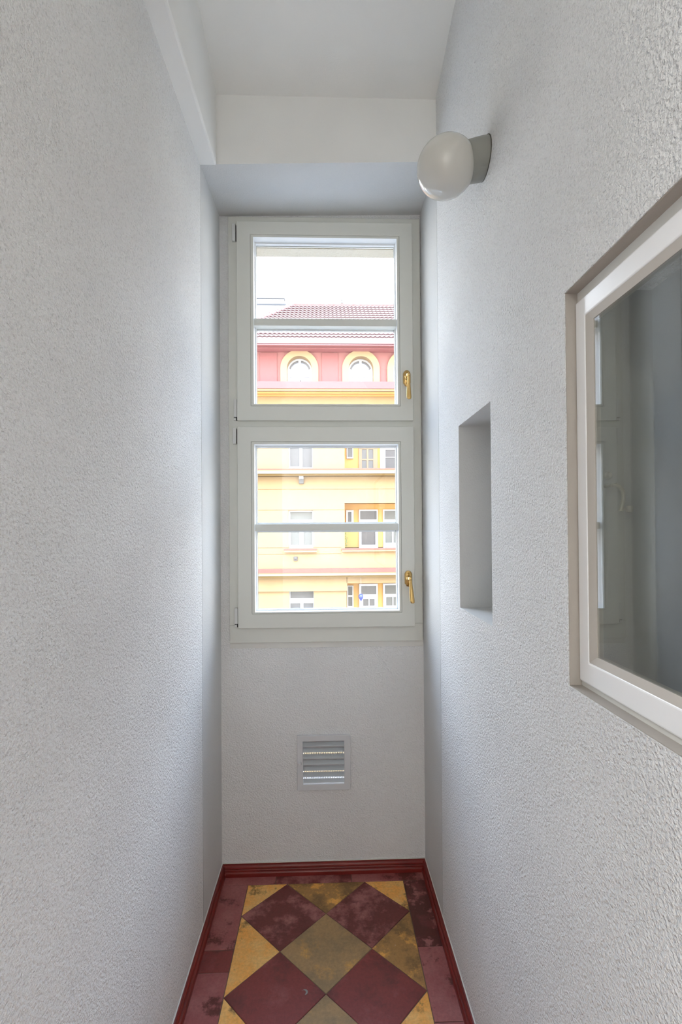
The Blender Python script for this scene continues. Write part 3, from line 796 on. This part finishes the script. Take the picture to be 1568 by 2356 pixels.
for ri, (A, B) in enumerate(zip(grid, grid[1:])):
    for i in range(cols):
        if A[i+1].co.x-A[i].co.x < 1e-5 and B[i+1].co.x-B[i].co.x < 1e-5: continue
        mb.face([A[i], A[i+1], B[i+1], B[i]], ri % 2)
bmesh.ops.remove_doubles(mb.bm, verts=mb.bm.verts, dist=1e-6)
part('roof', mb, [M_roof, simple('roof_riser_shade', (.15, .10, .10, 1), .9)], recalc=False)  # dark riser colour paints the shadow line under each tile row
# back slope and hip end so the roof is a body
mb = MB(); yb_ = yr+tr
V = [mb.bm.verts.new(p) for p in ((xe, ye, ze-.05), (BX1+.2, ye, ze-.05), (BX1+.2, yb_, ze-.05), (xe, yb_, ze-.05), (xr, yr, zr-.03), (BX1+.2, yr, zr-.03))]
for q in ((0, 1, 5, 4), (1, 2, 5), (2, 3, 4, 5), (3, 0, 4), (0, 1, 2, 3)): mb.face([V[i] for i in q])
part('roof_body', mb, M_roof)
mb = MB()
def tube(mb, a, b, r, seg=8):
    a, b = Vector(a), Vector(b); t = (b-a).normalized(); s = t.cross(Vector((0, 0, 1))).normalized(); q = t.cross(s)
    mb.loft([[p+s*r*math.cos(k*2*math.pi/seg)+q*r*math.sin(k*2*math.pi/seg) for k in range(seg)] for p in (a, b)])
nseg = 26
for i in range(nseg):
    a = Vector((xe, ye, ze)).lerp(Vector((xr, yr, zr)), i/nseg); b = Vector((xe, ye, ze)).lerp(Vector((xr, yr, zr)), (i+1)/nseg)
    tube(mb, a+Vector((0, 0, .05)), b+Vector((0, 0, .02)), .10)
for i in range(60):
    a = Vector((xr+.33*i, yr, zr+.04)); tube(mb, a, a+Vector((.34, 0, -.015)), .095)
part('ridge_tiles', mb, M_roof)
x0 = at(850, 690, 1, yr+1).x; x1 = at(862.5, 690, 1, yr+1).x
part('chimney', MB().box(x0, x1, yr+.8, yr+1.3, zr-1.0, at(856, 678, 1, yr+1).z), M_chim)
mb = MB(); p = at(786, 702, 1, yr); mb.lathe([(.10, 0), (.07, .06), (.04, .10), (.04, .13), (.05, .19), (.0, .24)], 10, Matrix.Translation((p.x, yr, zr+.1))); part('roof_finial', mb, M_steel, smooth=True)
part('rear_wall', MB().box(BX0, BX1, FY+1.35, yb_-.4, -9, ze-.06), M_fyel)

# things fixed to the facade
p0 = rng(685, 1092, 701, 1113)
y = FY-.02
fl_ = tag(empty('wall_light', ((p0[0]+p0[1])/2, y, p0[2])), 'small grey floodlight hanging under the upper ledge of the yellow house', 'light')
cx = (p0[0]+p0[1])/2; w = (p0[1]-p0[0])/2; zt, zb = p0[3], p0[2]; h = zt-zb
part('lamp_bracket', MB().box(cx-w*.9, cx+w*.9, FY-.16, FY, zt-.05, zt).box(cx-w*.75, cx-w*.6, FY-.16, FY-.1, zt-.3*h, zt).box(cx+w*.6, cx+w*.75, FY-.16, FY-.1, zt-.3*h, zt), M_steel, parent=fl_)
part('lamp_head', MB().box(cx-w*.62, cx+w*.62, FY-.22, FY-.02, zt-.52*h, zt-.12*h), simple('lamp_glass_grey', (.55, .55, .56, 1), .3), parent=fl_, bevel=.02)
part('lamp_box', MB().box(cx-w*.66, cx+w*.66, FY-.14, FY, zb, zt-.55*h).box(cx-.02, cx+.02, FY-.15, FY-.10, zb+.06, zb+.18), M_steel, parent=fl_)
p0 = rng(675, 1280, 684.5, 1289.5)
tag(MB().box(p0[0], p0[1], FY-.06, FY-.001, p0[2], p0[3]).box(p0[0]+.03, p0[1]-.03, FY-.10, FY-.05, p0[2]+.07, p0[3]-.01).build('junction_box', M_steel, bevel=.008), 'small grey box on the yellow wall below the curtained window with red sill', 'electrical box')
# blue glass drop on a cord in the lower loggia opening
u, v = 830, 1374; c = at(u, v, 1, FY-.25)
drop = tag(empty('hanging_ornament', (c.x, c.y, c.z)), 'blue teardrop ornament hanging on a cord in front of the lowest recessed balcony', 'ornament')
mb = MB(); mb.lathe([(0, -.17), (.03, -.13), (.075, -.05), (.10, .02), (.095, .07), (.07, .11), (.035, .135), (0, .14)], 20, Matrix.Translation(c)); part('drop', mb, M_blue, parent=drop, smooth=True)
part('cord', MB().box(c.x-.008, c.x+.008, c.y-.008, c.y+.008, c.z+.13, at(u, 1326, 1, FY-.25).z), M_cord, parent=drop)
part('tassel', MB().box(c.x-.006, c.x+.006, c.y-.006, c.y+.006, c.z-.42, c.z-.16), M_fwhite, parent=drop)
c = at(691, 883, 1, FY+.1)
tag(MB().lathe([(0, 0), (.065, 0), (.06, .05), (.03, .14), (0, .22)], 12, Matrix.Translation((c.x, FY+.1, Z(884)))).build('window_ornament', simple('dark_figure', (.03, .03, .03, 1), .7), smooth=True), 'small dark pointed ornament in the left of the arched windows', 'ornament')
# trailing plant at the left edge of the middle loggia
mb = MB(); random.seed(11)
zt, zb = Z(1215), Z(1259); xa = X(794, 1240)
for i in range(70):
    t = random.random()**.8; z = zt+(zb-zt)*t; x = xa+.02+.05*t*random.random(); yy = FY-.02-random.random()*.10; s = .02+.025*random.random()
    a = random.random()*6.28
    pts = [Vector((x, yy, z)), Vector((x+s*math.cos(a), yy-s*.6, z+s*math.sin(a))), Vector((x+s*1.5*math.cos(a+.6), yy, z+s*1.5*math.sin(a+.6)))]
    mb.face([mb.bm.verts.new(p) for p in pts])
mb.box(xa+.02, xa+.035, FY-.03, FY-.015, zb-.02, zt)
tag(mb.build('trailing_plant', M_leaf), 'thin green trailing plant at the left edge of the middle recessed balcony', 'plant')

# pale building far behind, left of the roof
bY = 42
def bx(u): return at(u, 700, 1, bY).x
def bz(v): return at(620, v, 1, bY).z
b2 = tag(empty('distant_building', (bx(600), bY, -9)), 'pale flat-roofed building with a grey-blue band behind the left roof slope', 'building')
part('wall', MB().box(bx(300), bx(656), bY, bY+10, -9, bz(702)), M_pale, parent=b2)
part('roof_band', MB().box(bx(300), bx(658), bY-.3, bY+10, bz(702.5), bz(697)), M_bluegrey, parent=b2)
part('roof_wall', MB().box(bx(300), bx(653), bY+.1, bY+10, bz(697), bz(687)), M_pale, parent=b2)
part('roof_edge', MB().box(bx(300), bx(655), bY-.1, bY+10, bz(687), bz(685.8)), simple('distant_edge', (.15, .15, .155, 1), .8), parent=b2)

# ------------------------------------------------------------------ light
w = bpy.data.worlds.new('sky'); scene.world = w; w.use_nodes = True
wn = w.node_tree; bg = wn.nodes['Background']; L = wn.links.new
# overcast sky: brighter and bluer overhead than at the horizon
tcw = wn.nodes.new('ShaderNodeTexCoord'); sep = wn.nodes.new('ShaderNodeSeparateXYZ'); L(tcw.outputs['Generated'], sep.inputs[0])
cl = wn.nodes.new('ShaderNodeClamp'); L(sep.outputs['Z'], cl.inputs[0])
SK0, SK1 = 5.0, 13.0
st = wn.nodes.new('ShaderNodeMath'); st.operation = 'MULTIPLY_ADD'; st.inputs[1].default_value = SK1-SK0; st.inputs[2].default_value = SK0
L(cl.outputs[0], st.inputs[0]); L(st.outputs[0], bg.inputs[1])
rw = ramp(wn, cl.outputs[0], [(0, (.96, .96, .95, 1)), (.4, (.87, .93, 1.03, 1)), (.9, (.60, .86, 1.30, 1))]); L(rw.outputs[0], bg.inputs[0])
# daylight portal in the main window
po = bpy.data.lights.new('window_portal', 'AREA'); po.shape = 'RECTANGLE'; po.size = .70; po.size_y = 1.60; po.cycles.is_portal = True
poo = bpy.data.objects.new('window_portal', po); COL.objects.link(poo); poo.location = (0, 2.0, 1.68); poo.rotation_euler = (math.radians(-90), 0, 0)
# fill light added in the unseen room behind the camera, with an invented fitting
fit = struct(empty('rear_fill_fitting', (-1.28, -2.0, 2.85)))
la = bpy.data.lights.new('rear_fill_area', 'AREA'); la.shape = 'DISK'; la.size = .5; la.energy = 135; la.color = (1, .985, .965)
lo = bpy.data.objects.new('rear_fill_light', la); COL.objects.link(lo); lo.location = (-1.28, -2.0, 2.79)
mb = MB(); mb.lathe([(0, .0), (.27, 0), (.27, .03), (0, .04)], 32, Matrix.Translation((-1.28, -2.0, 2.80))); attach(mb.build('fill_fitting_body', M_white, smooth=True), fit)

scene.view_settings.view_transform = 'Standard'; scene.view_settings.look = 'None'
scene.view_settings.gamma = 1; scene.view_settings.exposure = .52
scene.view_settings.use_curve_mapping = False
scene.cycles.use_denoising = True
scene.cycles.max_bounces = 10; scene.cycles.diffuse_bounces = 7; scene.cycles.use_adaptive_sampling = True; scene.cycles.adaptive_threshold = .03; scene.cycles.transparent_max_bounces = 16
scene.cycles.sample_clamp_indirect = 6
